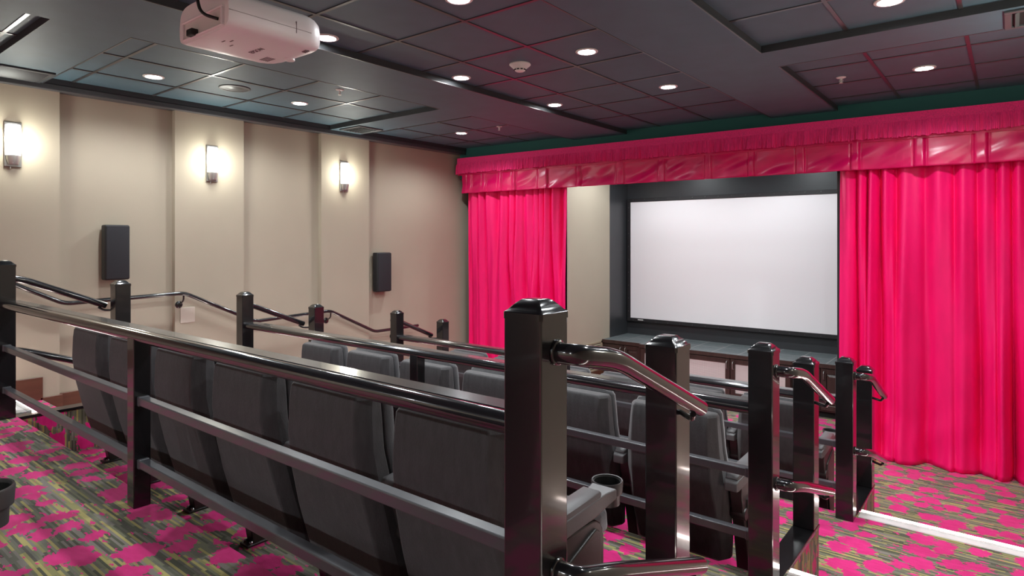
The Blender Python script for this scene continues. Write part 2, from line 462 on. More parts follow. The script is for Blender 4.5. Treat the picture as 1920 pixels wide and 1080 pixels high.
# alcove: beige cheek, dark return and screen wall, right cheek, lid
bm = BM(); box(bm, (AX0 - 0.1, 6.90, -1.1), (AX0, 8.20, 2.5)); struct('wall_alcove_left', bm, M_wall)
bm = BM()
box(bm, (AX0 - 0.1, 8.20, -1.1), (AX0, AY + 0.1, 2.5)); box(bm, (AX0 - 0.1, AY, -1.1), (AX1 + 0.1, AY + 0.1, 2.5)); box(bm, (AX1, 7.03, -1.1), (AX1 + 0.1, AY + 0.1, 2.5))
struct('wall_alcove_screen', bm, M_alcove)
bm = BM(); box(bm, (AX0 - 0.1, 7.12, 2.40), (AX1 + 0.1, AY + 0.1, 2.5)); struct('ceiling_alcove', bm, M_soffit)

# stepped wooden baseboard on the left wall
bm = BM()
segs = [(XBACK, 1.28, 0.17)]
prev = 1.28
for n_ in nos:
    z0 = -0.308 * nos.index(n_)
    segs += [(n_ - 0.03, n_ + 0.285, z0 + 0.035), (n_ + 0.285, (nos[nos.index(n_) + 1] - 0.03) if n_ != nos[-1] else 6.86, z0 - 0.135)]
cuts = sorted({c for a, b in panels for c in (a, b)})
for a, b, zt in segs:
    ee = [a] + [c for c in cuts if a < c < b] + [b]
    for p, q in zip(ee[:-1], ee[1:]):
        mid = (p + q) / 2
        on = any(s < mid < t for s, t in panels)
        x = XW if on else XREC
        box(bm, (x - 0.005, p, zt - 0.33), (x + 0.018, q + (0.018 if on else 0), zt), 0.003, 1)
struct('baseboard_left', bm, M_wood)
bm = BM(); box(bm, (AX0 - 0.005, 6.9, FRONT), (AX0 + 0.018, 8.0, FRONT + 0.2), 0.003, 1); struct('baseboard_alcove', bm, M_wood)

# ------------------------------------------------------------------ downlights
lamp_no = 0
def spot(name, parent, loc, watts, size=R(150), rad=0.05, col=(0.93, 0.97, 1.0), blend=0.6):
    l = bpy.data.lights.new(name, 'SPOT'); l.energy = watts; l.spot_size = size; l.spot_blend = blend; l.shadow_soft_size = rad; l.color = col
    o = bpy.data.objects.new(name, l); COL.objects.link(o)
    o.parent = parent; o.location = Vector(loc) - world_of(parent)
    return o
def downlight(x, y, z, label, watts=DOWN_W, size=R(155)):
    t = thing('downlight', label, 'ceiling light', (x, y, z), 'recessed downlights in the dark ceiling')
    b = BM(); lathe(b, [(0.078, 0.0), (0.080, -0.004), (0.076, -0.008), (0.062, -0.009), (0.058, -0.004), (0.058, 0.0)], (x, y, z), 36)
    obj('trim_ring', b, M_offwhite, t, smooth=True)
    b = BM(); lathe(b, [(0.0, -0.0075), (0.030, -0.0072), (0.058, -0.0045), (0.058, -0.002), (0.0, -0.002)], (x, y, z), 36)
    obj('lens', b, M_lens, t, smooth=True)
    spot('lamp', t, (x, y, z - 0.02), watts, size)
    return t
DL = [((-5.47, 2.161), 'lit downlight left of the projector, between the wall vent and the round ceiling speaker'),
      ((-5.415, 3.468), 'lit downlight right of the round ceiling speaker, above the middle wall sconce'),
      ((-5.342, 5.682), 'smallest lit downlight, over the left corner of the curtain pelmet'),
      ((-3.530, 2.459), 'lit downlight just right of the white projector'),
      ((-3.529, 3.753), 'lit downlight left of the smoke detector, beside the dark ceiling channel'),
      ((-3.514, 5.077), 'lit downlight directly over the pelmet, beyond the smoke detector'),
      ((-2.391, 2.522), 'lit downlight cut by the top edge of the photo'),
      ((-2.348, 3.79), 'large lit downlight right of the smoke detector'),
      ((-2.329, 5.097), 'lit downlight beyond the one right of the smoke detector'),
      ((-0.525, 5.787), 'lone lit downlight at right, over the right hand curtain')]
for (x, y), lab in DL: downlight(x, y, ZT, lab, DOWN_W * (1.3 if y > 5 else 1.25 if y < 3 else 1.08))
# added fill downlights, behind the camera and over the right aisle
for x, y, lab in ((-5.45, -2.65, 'added fill downlight over the rear platform by the left wall'), (-3.53, -2.65, 'added fill downlight over the rear platform behind the projector'),
                  (-2.40, -2.65, 'added fill downlight over the rear platform near its middle'), (-0.53, -2.65, 'added fill downlight over the head of the right aisle'),
                  (-0.53, 2.45, 'added fill downlight over the right aisle steps'), (-0.53, 4.05, 'added fill downlight over the lower right aisle')):
    downlight(x, y, ZT, lab, DOWN_W * (2.7 if y < 0.5 else 1.2), R(176) if y > 2 else R(160))
for x in (-3.9, -2.2):  # added lamps, hidden behind the valance, to brighten the screen
    downlight(x, 7.5, 2.40, 'added hidden downlight inside the stage alcove at %s end of the screen' % ('the left' if x < -3 else 'the right'), DOWN_W * 1.5, R(176))

# ------------------------------------------------------------------ wall sconces
def sconce(y, label):
    z0, z1 = 1.748, 2.105
    t = thing('wall_sconce', label, 'wall lamp', (XW, y, z0), 'opal glass wall sconces')
    b = BM(); box(b, (XW, y - 0.056, z0), (XW + 0.016, y + 0.056, z1), 0.004); obj('back_plate', b, M_nickel, t)
    b = BM()                                    # half-round opal shade
    prof = []
    for z, r in ((1.838, 0.046), (1.842, 0.049), (1.90, 0.053), (1.97, 0.055), (2.03, 0.053), (2.078, 0.049), (2.082, 0.046)):
        prof.append([(XW + 0.014, y - r, z)] + [(XW + 0.016 + r * 1.25 * math.sin(math.pi * k / 14), y - r * math.cos(math.pi * k / 14), z) for k in range(15)] + [(XW + 0.014, y + r, z)])
    loft(b, prof); obj('glass_shade', b, M_glass, t, smooth=True)
    b = BM()
    for z, r in ((2.028, 0.0545),):
        ring = lambda zz, rr: [(XW + 0.014, y - rr, zz)] + [(XW + 0.016 + rr * 1.25 * math.sin(math.pi * k / 14), y - rr * math.cos(math.pi * k / 14), zz) for k in range(15)] + [(XW + 0.014, y + rr, zz)]
        loft(b, [ring(z - 0.003, r + 0.001), ring(z + 0.003, r + 0.001)])
    obj('shade_band', b, M_nickel, t, smooth=True)
    b = BM(); ring2 = lambda zz, rr: [(XW + 0.014, y - rr, zz)] + [(XW + 0.016 + rr * 1.1 * math.sin(math.pi * k / 14), y - rr * math.cos(math.pi * k / 14), zz) for k in range(15)] + [(XW + 0.014, y + rr, zz)]
    loft(b, [ring2(1.765, 0.036), ring2(1.80, 0.046), ring2(1.838, 0.050)]); obj('lower_cup', b, M_nickel, t, smooth=True)
    b = BM()
    for dy in (-0.012, 0.004): box(b, (XW + 0.05, y + dy, 1.775), (XW + 0.058, y + dy + 0.006, 1.81))
    obj('switch', b, M_offwhite, t)
    b = BM(); lathe(b, [(0.004, 0), (0.005, 0.012), (0.004, 0.02)], (XW + 0.02, y - 0.02, z0 - 0.018), 12); obj('finial', b, M_nickel, t, smooth=True)
    l = bpy.data.lights.new('lamp', 'POINT'); l.energy = SCONCE_W; l.color = (0.98, 1.0, 0.90); l.shadow_soft_size = 0.06
    o = bpy.data.objects.new('lamp', l); COL.objects.link(o); o.parent = t; o.location = (0.13, 0, 0.20)
def added_right_sconce(y, label):  # added sconces on the unseen right wall, to light projector and posts
    src = [o for o in COL.objects if o.name.startswith('wall_sconce') and o.parent is None][0]
    c = dup(src, (XR, y, 1.748), None, label); c.rotation_euler.z = math.pi
sconce(1.415, 'lit nickel and opal glass sconce nearest the camera, above and left of the near speaker')
sconce(3.012, 'lit nickel and opal glass sconce on the middle wall panel')
sconce(4.594, 'lit nickel and opal glass sconce on the panel nearest the stage')

added_right_sconce(3.01, 'added unseen lit nickel and opal glass sconce in the middle of the right wall')
added_right_sconce(4.60, 'added unseen lit nickel and opal glass sconce on the right wall nearest the curtain')

# ------------------------------------------------------------------ wall speakers
def speaker(y0, y1, z0, z1, label):
    t = thing('wall_speaker', label, 'speaker', (XREC, (y0 + y1) / 2, z0), 'black speakers on the left wall')
    b = BM(); box(b, (XREC + 0.02, y0, z0), (XREC + 0.115, y1, z1), 0.014, 3); obj('cabinet', b, M_spk, t, smooth=True)
    b = BM(); box(b, (XREC + 0.112, y0 + 0.006, z0 + 0.008), (XREC + 0.13, y1 - 0.006, z1 - 0.008), 0.008, 3); obj('front_grille', b, M_spkcloth, t, smooth=True)
    b = BM(); box(b, (XREC, (y0 + y1) / 2 - 0.05, z0 + 0.12), (XREC + 0.03, (y0 + y1) / 2 + 0.05, z1 - 0.12)); obj('bracket', b, M_spk, t)
speaker(2.051, 2.25, 0.809, 1.298, 'larger looking black wall speaker, left of the tall panel edge, behind the near aisle post')
speaker(5.06, 5.283, 0.512, 1.008, 'smaller looking black wall speaker near the crimson stage curtain')

# ------------------------------------------------------------------ wall handrail, plate, vents
t = thing('wall_handrail', 'black round handrail on the left wall following the steps down to the stage', 'handrail', (XW, 3.5, -0.3))
xr = -6.17
pts = [(xr, 0.2, 0.94), (xr, 1.17, 0.94), (xr, 1.745, 0.632), (xr, 2.71, 0.658), (xr, 3.43, 0.315), (xr, 4.345, 0.345), (xr, 5.0, 0.030), (xr, 5.72, 0.030)]
b = BM(); tube(b, round_path(pts, 0.06), 0.019, 14); obj('rail', b, M_rail, t, smooth=True)
def wrail(y):
    for p, q in zip(pts[:-1], pts[1:]):
        if p[1] <= y <= q[1]: return p[2] + (q[2] - p[2]) * (y - p[1]) / (q[1] - p[1])
for y, xb in ((0.9, XREC), (2.705, XW), (4.355, XW), (5.40, XREC)):
    z = wrail(y); b = BM()
    tube(b, round_path([(xr, y, z - 0.012), (xr, y, z - 0.075), (xb, y - 0.01, z - 0.115)], 0.03), 0.008, 10)
    lathe(b, [(0.0, 0.012), (0.028, 0.011), (0.034, 0.006), (0.035, 0.0)], (xb, y - 0.01, z - 0.115), 24, 'x')
    obj('bracket', b, M_black, t, smooth=True)
b = BM(); box(b, (XW, 2.708, 0.362), (XW + 0.007, 2.845, 0.512), 0.003)
based('cover_plate', b, M_plate, 'square cream cover plate on the left wall under the handrail bracket', 'cover plate')

def ceiling_vent(x0, x1, y0, y1, z, label, along='x', nl=7, m=M_vent):
    t = thing('ceiling_vent', label, 'air vent', ((x0 + x1) / 2, (y0 + y1) / 2, z), 'air vents in the ceiling')
    b = BM(); f = 0.035
    for p, q in (((x0, y0), (x1, y0 + f)), ((x0, y1 - f), (x1, y1)), ((x0, y0 + f), (x0 + f, y1 - f)), ((x1 - f, y0 + f), (x1, y1 - f))):
        box(b, (*p, z - 0.014), (*q, z), 0.003, 1)
    obj('frame', b, m, t)
    b = BM(); box(b, (x0 + f, y0 + f, z - 0.003), (x1 - f, y1 - f, z)); obj('backing', b, M_dark, t)
    for i in range(nl):
        b = BM(); k = (i + 0.5) / nl
        if along == 'x':
            yy = y0 + f + (y1 - y0 - 2 * f) * k
            prism(b, [(yy - 0.013, z - 0.016), (yy + 0.006, z - 0.004), (yy + 0.009, z - 0.007), (yy - 0.010, z - 0.019)], 'x', x0 + f, x1 - f)
        else:
            xx = x0 + f + (x1 - x0 - 2 * f) * k
            prism(b, [(xx - 0.013, z - 0.016), (xx + 0.006, z - 0.004), (xx + 0.009, z - 0.007), (xx - 0.010, z - 0.019)], 'y', y0 + f, y1 - f)
        obj('louver', b, m, t)
ceiling_vent(-6.17, -5.76, 1.20, 1.575, ZS, 'dark louvred ceiling vent above the nearest sconce, cut by the left edge of the photo', 'y', 8, M_ventdark)
ceiling_vent(-6.07, -5.70, 4.40, 4.745, ZS, 'dark ceiling vent above the far sconce', 'x')
ceiling_vent(-0.03, 0.40, 4.48, 4.845, ZS, 'grey louvred ceiling vent at the right edge of the photo', 'y')

# ------------------------------------------------------------------ ceiling speaker, smoke detector, sprinklers
t = thing('ceiling_speaker', 'flat round grey speaker set in the ceiling beside the projector', 'speaker', (-5.333, 2.772, ZT))
b = BM(); lathe(b, [(0.128, 0), (0.130, -0.005), (0.124, -0.009), (0.112, -0.008), (0.110, 0)], (-5.333, 2.772, ZT), 48); obj('rim', b, M_vent, t, smooth=True)
b = BM(); lathe(b, [(0.0, -0.0075), (0.06, -0.0075), (0.062, -0.006), (0.09, -0.0065), (0.112, -0.005), (0.112, 0.0)], (-5.333, 2.772, ZT), 48); obj('grille', b, M_vent, t, smooth=True)
t = thing('smoke_detector', 'white conical smoke detector on the ceiling among the downlights', 'smoke detector', (-2.914, 3.748, ZT))
b = BM(); lathe(b, [(0.080, 0.0), (0.082, -0.008), (0.074, -0.016), (0.048, -0.038), (0.040, -0.052), (0.030, -0.058), (0.0, -0.058)], (-2.914, 3.748, ZT), 40); obj('body', b, M_offwhite, t, smooth=True)
b = BM()
for k in range(10):
    a = 2 * math.pi * k / 10; c = Vector((-2.914 + 0.0445 * math.cos(a), 3.748 + 0.0445 * math.sin(a), ZT - 0.0465))
    d = Vector((math.cos(a), math.sin(a), 0)); s_ = Vector((-math.sin(a), math.cos(a), 0))
    loft(b, [[c - d * 0.006 + s_ * q * 0.009 + Vector((0, 0, w_ * 0.004)) for q, w_ in ((-1, -1), (1, -1), (1, 1), (-1, 1))],
             [c + d * 0.002 + s_ * q * 0.009 + Vector((0, 0, w_ * 0.004)) for q, w_ in ((-1, -1), (1, -1), (1, 1), (-1, 1))]])
obj('sensor_slots', b, M_dark, t)
def sprinkler(x, y, label):
    t = thing('fire_sprinkler', label, 'sprinkler', (x, y, ZT), 'ceiling sprinklers')
    b = BM(); lathe(b, [(0.036, 0.0), (0.037, -0.003), (0.030, -0.007), (0.012, -0.010), (0.0, -0.010)], (x, y, ZT), 28); obj('escutcheon', b, M_offwhite, t, smooth=True)
    b = BM(); lathe(b, [(0.007, -0.008), (0.007, -0.024), (0.004, -0.026), (0.004, -0.042)], (x, y, ZT), 12)
    for s_ in (-1, 1): tube(b, [(x + s_ * 0.007, y, ZT - 0.012), (x + s_ * 0.014, y, ZT - 0.028), (x + s_ * 0.003, y, ZT - 0.046)], 0.0022, 8)
    obj('frame', b, M_offwhite, t, smooth=True)
    b = BM(); lathe(b, [(0.0, -0.046), (0.014, -0.046), (0.015, -0.048), (0.0, -0.049)], (x, y, ZT), 20); obj('deflector', b, M_offwhite, t, smooth=True)
sprinkler(-4.66, 3.384, 'white ceiling sprinkler right of the lit downlight beyond the ceiling speaker')
sprinkler(-4.696, 5.641, 'white ceiling sprinkler near the left end of the pelmet')
sprinkler(-1.09, 5.70, 'white ceiling sprinkler over the right curtain, left of the lone downlight')

# ------------------------------------------------------------------ projector
t = thing('projector', 'white video projector hanging from the ceiling at upper left', 'projector', (-2.615, 1.44, 2.0))
PX0, PX1, PY0, PY1, PZ0, PZ1 = -2.835, -2.40, 1.225, 1.615, 2.0, 2.165
b = BM()
rings = []
for k in range(19):
    y = PY0 + (PY1 + 0.045 - PY0) * k / 18; u = k / 18
    e = 1.0
    if u > 0.80: e = math.sqrt(max(0.0, 1 - ((u - 0.80) / 0.2) ** 2 * 0.62))
    if u < 0.06: e = 0.965 + 0.035 * math.sin(u / 0.06 * math.pi / 2)
    hw = (PX1 - PX0) / 2 * (0.62 + 0.38 * e); cxp = (PX0 + PX1) / 2
    zc = (PZ0 + PZ1) / 2 + (1 - e) * 0.0; hz = (PZ1 - PZ0) / 2 * (0.55 + 0.45 * e)
    ring = []
    for i in range(40):
        a = 2 * math.pi * i / 40; c, s_ = math.cos(a), math.sin(a)
        px_ = math.copysign(abs(c) ** 0.30, c); pz_ = math.copysign(abs(s_) ** 0.42, s_)
        taper = 1 - 0.10 * max(0, pz_) ** 1.5
        ring.append((cxp + hw * px_ * taper, y, zc + hz * pz_))
    rings.append(ring)
loft(b, rings)
obj('housing', b, M_white, t, smooth=True, angle=50)
# connector bay on the rear face
bx0, bx1, bz0, bz1 = PX0 + 0.06, PX1 - 0.05, PZ0 + 0.020, PZ0 + 0.085
b = BM()
for p, q in (((bx0 - 0.012, bz0 - 0.008), (bx1 + 0.012, bz0)), ((bx0 - 0.012, bz1), (bx1 + 0.012, bz1 + 0.010)), ((bx0 - 0.012, bz0), (bx0, bz1)), ((bx1, bz0), (bx1 + 0.012, bz1))):
    box(b, (p[0], PY0 - 0.012, p[1]), (q[0], PY0 + 0.004, q[1]), 0.003, 1)
bay = obj('connector_bay', b, M_white, t)
b = BM(); box(b, (bx0, PY0 - 0.002, bz0), (bx1, PY0 + 0.002, bz1)); obj('connector_panel', b, M_offwhite, bay)
b = BM(); box(b, (bx0 + 0.07, PY0 - 0.03, bz0 - 0.006), (bx0 + 0.12, PY0 + 0.0, bz0 + 0.022), 0.004); obj('cable_plug', b, M_cable, bay)
b = BM(); tube(b, round_path([(bx1 - 0.03, PY0 - 0.005, bz0 + 0.025), (bx1 - 0.08, PY0 - 0.05, bz0 + 0.045), (bx1 - 0.12, PY0 - 0.06, PZ1 + 0.03), (bx1 - 0.16, PY0 + 0.02, PZ1 + 0.16), (-2.66, 1.42, ZT - 0.06)], 0.06), 0.0065, 10)
obj('cable', b, M_cable, t, smooth=True)
b = BM(); lathe(b, [(0.056, 0), (0.058, -0.05), (0.05, -0.056), (0.046, -0.02), (0.0, -0.015)], (PX0 + 0.13, PY1 + 0.012, PZ0 + 0.07), 32, 'y')
bmesh.ops.scale(b, verts=b.verts, vec=(1, 1, 1)); 
obj('lens_barrel', b, M_offwhite, t, smooth=True)
b = BM(); lathe(b, [(0.020, 0.01), (0.024, -0.012), (0.020, -0.016), (0.0, -0.017)], (-2.625, 1.628, PZ0 + 0.010), 20); obj('foot', b, M_white, t, smooth=True)
b = BM()
for k in range(3): box(b, (PX1 - 0.075 + 0.012 * k, PY1 - 0.02, PZ0 - 0.0008), (PX1 - 0.071 + 0.012 * k, PY1 + 0.0, PZ0 + 0.01))
for q in ((PX0 + 0.22, 1.30), (PX0 + 0.25, 1.32), (PX0 + 0.19, 1.35)): box(b, (q[0], q[1], PZ0 - 0.0006), (q[0] + 0.028, q[1] + 0.006, PZ0 + 0.01))
for k in range(5): box(b, (PX0 + 0.10, PY1 - 0.075 + 0.009 * k, PZ0 - 0.0006), (PX0 + 0.17, PY1 - 0.071 + 0.009 * k, PZ0 + 0.01))
obj('control_marks', b, M_ink, t)
b = BM(); box(b, (PX1 - 0.004, PY1 - 0.095, PZ0 + 0.05), (PX1 + 0.0006, PY1 - 0.092, PZ0 + 0.10)); box(b, (PX1 - 0.004, PY0 + 0.0, PZ0 + 0.068), (PX1 + 0.0003, PY1 - 0.02, PZ0 + 0.0695)); obj('seam', b, M_ink, t)
fc = bpy.data.curves.new('brand_lettering', 'FONT'); fc.body = 'EPSON'; fc.size = 0.034; fc.align_x = 'CENTER'; fc.align_y = 'CENTER'; fc.extrude = 0.0006
fc.materials.append(M_ink)
fo = bpy.data.objects.new('brand_lettering', fc); COL.objects.link(fo); fo.parent = t
fo.location = (0.0, 0.02, -0.0006); fo.rotation_euler = (R(180), 0, 0)
bpy.context.view_layer.update()
me_ = bpy.data.meshes.new_from_object(fo.evaluated_get(bpy.context.evaluated_depsgraph_get()))
fm = bpy.data.objects.new('brand_lettering', me_); COL.objects.link(fm); fm.parent = t; fm.location = fo.location; fm.rotation_euler = fo.rotation_euler
bpy.data.objects.remove(fo); fm.name = 'brand_lettering'
b = BM(); lathe(b, [(0.018, PZ1 - 0.02), (0.018, ZT)], (-2.615, 1.44, 0), 20); lathe(b, [(0.05, ZT - 0.02), (0.055, ZT)], (-2.615, 1.44, 0), 28)
box(b, (-2.70, 1.36, PZ1 - 0.012), (-2.53, 1.52, PZ1 + 0.012), 0.004, 1)
obj('ceiling_mount', b, M_black, t, smooth=True)

# ------------------------------------------------------------------ guard railings
HP = 0.0508
def post_bm(x, y, z0, z1, h=HP):
    b = BM(); box(b, (x - h, y - h, z0), (x + h, y + h, z1), 0.004, 2); return b
def cap_bm(x, y, z, h=HP):
    b = BM()
    def sq(hh, zz): 
        c = 0.12 * hh
        return [(x + sx * (hh if k == 0 else hh - c), y + sy * (hh - c if k == 0 else hh), zz) for sx, sy, ks in ((-1, -1, (0, 1)), (1, -1, (1, 0)), (1, 1, (0, 1)), (-1, 1, (1, 0))) for k in ks]
    hh = h + 0.003
    st = [(hh, -0.014), (hh, 0.0), (hh - 0.002, 0.0025), (hh - 0.007, 0.0055), (hh - 0.014, 0.0135), (hh - 0.022, 0.0215), (hh - 0.030, 0.0275), (hh - 0.034, 0.0285)]
    loft(b, [sq(a, z + q) for a, q in st])
    return b
def guard(letter, ya, yb, z0, label):
    t = thing('guard_railing', label, 'railing', ((XA + XB) / 2, ya, z0), 'black steel guard railings behind the seat rows')
    for x, y, top in ((XA, ya, 1.0), (XB, ya, 1.0), (XA, yb, 0.838), (XB, yb, 0.838)):
        p = obj('post', post_bm(x, y, z0, z0 + top), M_black, t)
        obj('post_cap', cap_bm(x, y, z0 + top), M_black, p, smooth=True, angle=30)
    obj('post', post_bm(-2.985, ya, z0, z0 + 0.735, 0.035), M_black, t)
    xl, xr_ = XA + HP, XB - HP
    # cap rail: half-round nose and a flat ledge behind it
    zc = z0 + 0.742
    prof = [(ya + 0.075, zc - 0.024), (ya + 0.078, zc + 0.018), (ya + 0.070, zc + 0.0245), (ya + 0.008, zc + 0.0245), (ya + 0.004, zc + 0.0215), (ya, zc + 0.0245)]
    for k in range(13):
        a = math.pi / 2 + math.pi * k / 12
        prof.append((ya - 0.008 + 0.0262 * math.cos(a), zc - 0.001 + 0.0262 * math.sin(a)))
    prof += [(ya, zc - 0.026)]
    b = BM(); prism(b, prof, 'x', xl, xr_); bmesh.ops.recalc_face_normals(b, faces=b.faces)
    for fc_ in b.faces: fc_.material_index = 1 if (fc_.normal.z > 0.9 and fc_.calc_center_median().y > ya + 0.006) else 0
    obj('cap_rail', b, [M_rail, M_ledge], t, smooth=True, angle=35)
    for zb in (0.463, 0.192):
        for x0, x1 in ((xl, -2.985 - 0.035), (-2.985 + 0.035, xr_)):
            b = BM(); box(b, (x0, ya - 0.02, z0 + zb - 0.018), (x1, ya + 0.02, z0 + zb + 0.018), 0.004, 2)
            br = obj('bar', b, M_bar, t)
            for xc, s_ in ((x0, 1), (x1, -1)):
                b = BM(); lo, hi = sorted((xc, xc + s_ * 0.022)); box(b, (lo, ya - 0.0225, z0 + zb - 0.0205), (hi, ya + 0.0225, z0 + zb + 0.0205), 0.003, 1)
                obj('collar', b, M_bar, br)
    for xp, s_ in ((XB, 1), (XA, -1)):
        xo = xp + s_ * 0.125; xi = xp + s_ * HP
        for za, zb in ((0.912, 0.655), (0.435, 0.200)):
            ye = yb - 0.055
            path = round_path([(xi, ya + 0.01, z0 + za), (xo - s_ * 0.02, ya + 0.012, z0 + za), (xo, ya + 0.13, z0 + za - 0.02 if za > 0.6 else z0 + za - 0.03), (xo, ye, z0 + zb + 0.02)], 0.07, 8)
            b = BM(); tube(b, path, 0.0235, 20)
            hr = obj('handrail', b, M_rail, t, smooth=True, angle=50)
            b = BM(); tube(b, round_path([(xo, ye - 0.05, z0 + zb + 0.012), (xo - s_ * 0.015, ye - 0.02, z0 + zb - 0.012), (xi - s_ * 0.002, yb - 0.02, z0 + zb - 0.012)], 0.02), 0.0085, 10)
            obj('bracket', b, M_black, hr, smooth=True)
            b = BM(); rng = random.Random(int(za * 100)); ring = []
            cpt = Vector((xi + s_ * 0.002, ya + 0.01, z0 + za))
            ring = [cpt + Vector((rng.uniform(-0.001, 0.002), 0.0245 * math.cos(2 * math.pi * k / 20), 0.0245 * math.sin(2 * math.pi * k / 20))) for k in range(21)]
            ring[-1] = ring[0]
            tube(b, ring, [0.0042 + rng.uniform(-0.0012, 0.0015) for _ in ring], 8, cap=False); obj('weld_bead', b, M_black, hr, smooth=True)
    return t
guard(*ROWS[0], 'black steel guard railing nearest the camera, crossing the whole foreground')
guard(*ROWS[1], 'black steel guard railing between the first and second seat rows')
guard(*ROWS[2], 'black steel guard railing farthest from the camera, behind the front seat row')

# ------------------------------------------------------------------ step lights
def step_light(x0, x1, y, z, label):
    t = thing('step_light', label, 'step light', ((x0 + x1) / 2, y, z), 'lit strips along the aisle step edges')
    b = BM(); prism(b, [(y - 0.115, z + 0.001), (y - 0.112, z + 0.006), (y - 0.085, z + 0.008), (y - 0.083, z + 0.005), (y - 0.055, z + 0.005), (y - 0.053, z + 0.009), (y - 0.03, z + 0.009), (y - 0.028, z + 0.001)], 'x', x0, x1)
    obj('tread_profile', b, M_alu, t)
    b = BM(); box(b, (x0, y - 0.027, z + 0.001), (x1, y + 0.004, z + 0.011), 0.003, 1); obj('lit_strip', b, M_led, t)
for (let, ya, yb, z), yn in zip(ROWS, nos):
    nm = {'A': 'top', 'B': 'second', 'C': 'lowest'}[let]
    step_light(XW + 0.02, XA - 0.055, yn, z, 'lit strip on the %s step edge beside the left wall' % nm)
    step_light(XB + 0.062, XR - 0.002, yn, z, 'lit strip on the %s step edge of the right aisle' % nm)

# ------------------------------------------------------------------ theatre seats
def sect(y, hr, hf, t, z):
    return [(-hr, y, z), (hr, y, z), (hf - 0.008, y + 0.036, z), (hf, y + 0.05, z), (hf, y + t, z), (-hf, y + t, z), (-hf, y + 0.05, z), (-hf + 0.008, y + 0.036, z)]
SHELL = [(0.165, 0.145, 0.200, 0.225, 0.060), (0.185, 0.122, 0.222, 0.252, 0.085), (0.30, 0.090, 0.228, 0.263, 0.100), (0.434, 0.050, 0.224, 0.2635, 0.105), (0.587, 0.012, 0.213, 0.260, 0.105),
         (0.735, -0.010, 0.203, 0.246, 0.100), (0.86, -0.007, 0.199, 0.235, 0.095), (0.912, -0.002, 0.196, 0.230, 0.088), (0.926, 0.006, 0.189, 0.222, 0.075), (0.930, 0.016, 0.178, 0.210, 0.060)]
def back_y(z):
    for a, b in zip(SHELL[:-1], SHELL[1:]):
        if a[0] <= z <= b[0]:
            k = (z - a[0]) / (b[0] - a[0]); return [a[i] + (b[i] - a[i]) * k for i in range(1, 5)]
    return list(SHELL[-1][1:])
def make_seat(label, up=False):
    t = thing('theater_seat', label, 'theater seat', (0, 0, 0), 'charcoal theater seats in three rows')
    b = BM(); loft(b, [sect(y, hr, hf, th, z) for z, y, hr, hf, th in SHELL])
    obj('back_shell', b, M_shell, t, smooth=True, angle=28, bevel=0.007, bseg=3)
    b = BM(); rings = []
    for z, g in ((0.36, -0.03), (0.38, -0.008), (0.42, 0.0), (0.52, 0.006), (0.62, 0.0), (0.75, 0.002), (0.86, 0.004), (0.915, 0.0), (0.936, -0.010), (0.942, -0.03)):
        y, hr, hf, th = back_y(min(z, 0.905)); w_ = hf + 0.001 + min(g, 0); y0 = y + th + 0.006; y1 = y0 + 0.062 + g
        rings.append([(-w_ + 0.012, y0, z), (w_ - 0.012, y0, z), (w_, y0 + 0.014, z), (w_ - 0.004, y1 - 0.02, z), (w_ - 0.03, y1, z), (0, y1 + 0.006, z), (-w_ + 0.03, y1, z), (-w_ + 0.004, y1 - 0.02, z), (-w_, y0 + 0.014, z)])
    loft(b, rings); obj('back_cushion', b, M_fabric, t, smooth=True, angle=60)
    # the seat itself: lowered, or tipped up against the back
    L_, ang, at = (0.31, 78, (0, 0.335, 0.365)) if up else (0.40, 8, (0, 0.205, 0.385))
    b = BM(); box(b, (-0.25, 0, 0), (0.25, L_, 0.095), 0.025, 3)
    bmesh.ops.transform(b, matrix=Matrix.Translation(at) @ Matrix.Rotation(R(ang), 4, 'X'), verts=b.verts)
    sc_ = obj('seat_cushion', b, M_fabric, t, smooth=True, angle=50)
    b = BM(); box(b, (-0.235, 0.01, -0.016), (0.235, L_ - 0.02, 0.002), 0.006, 1)
    bmesh.ops.transform(b, matrix=Matrix.Translation(at) @ Matrix.Rotation(R(ang), 4, 'X'), verts=b.verts)
    obj('seat_pan', b, M_plastic, sc_)
    return t
PANEL = [(0.225, 0.0), (0.412, 0.0), (0.415, 0.50), (0.408, 0.54), (0.392, 0.565), (0.368, 0.580), (0.34, 0.585), (0.10, 0.585), (0.10, 0.53), (0.135, 0.40), (0.18, 0.22), (0.215, 0.06)]
INSET = [(0.265, 0.05), (0.378, 0.05), (0.382, 0.52), (0.374, 0.548), (0.356, 0.560), (0.335, 0.556), (0.17, 0.502), (0.165, 0.44), (0.20, 0.27), (0.24, 0.12)]
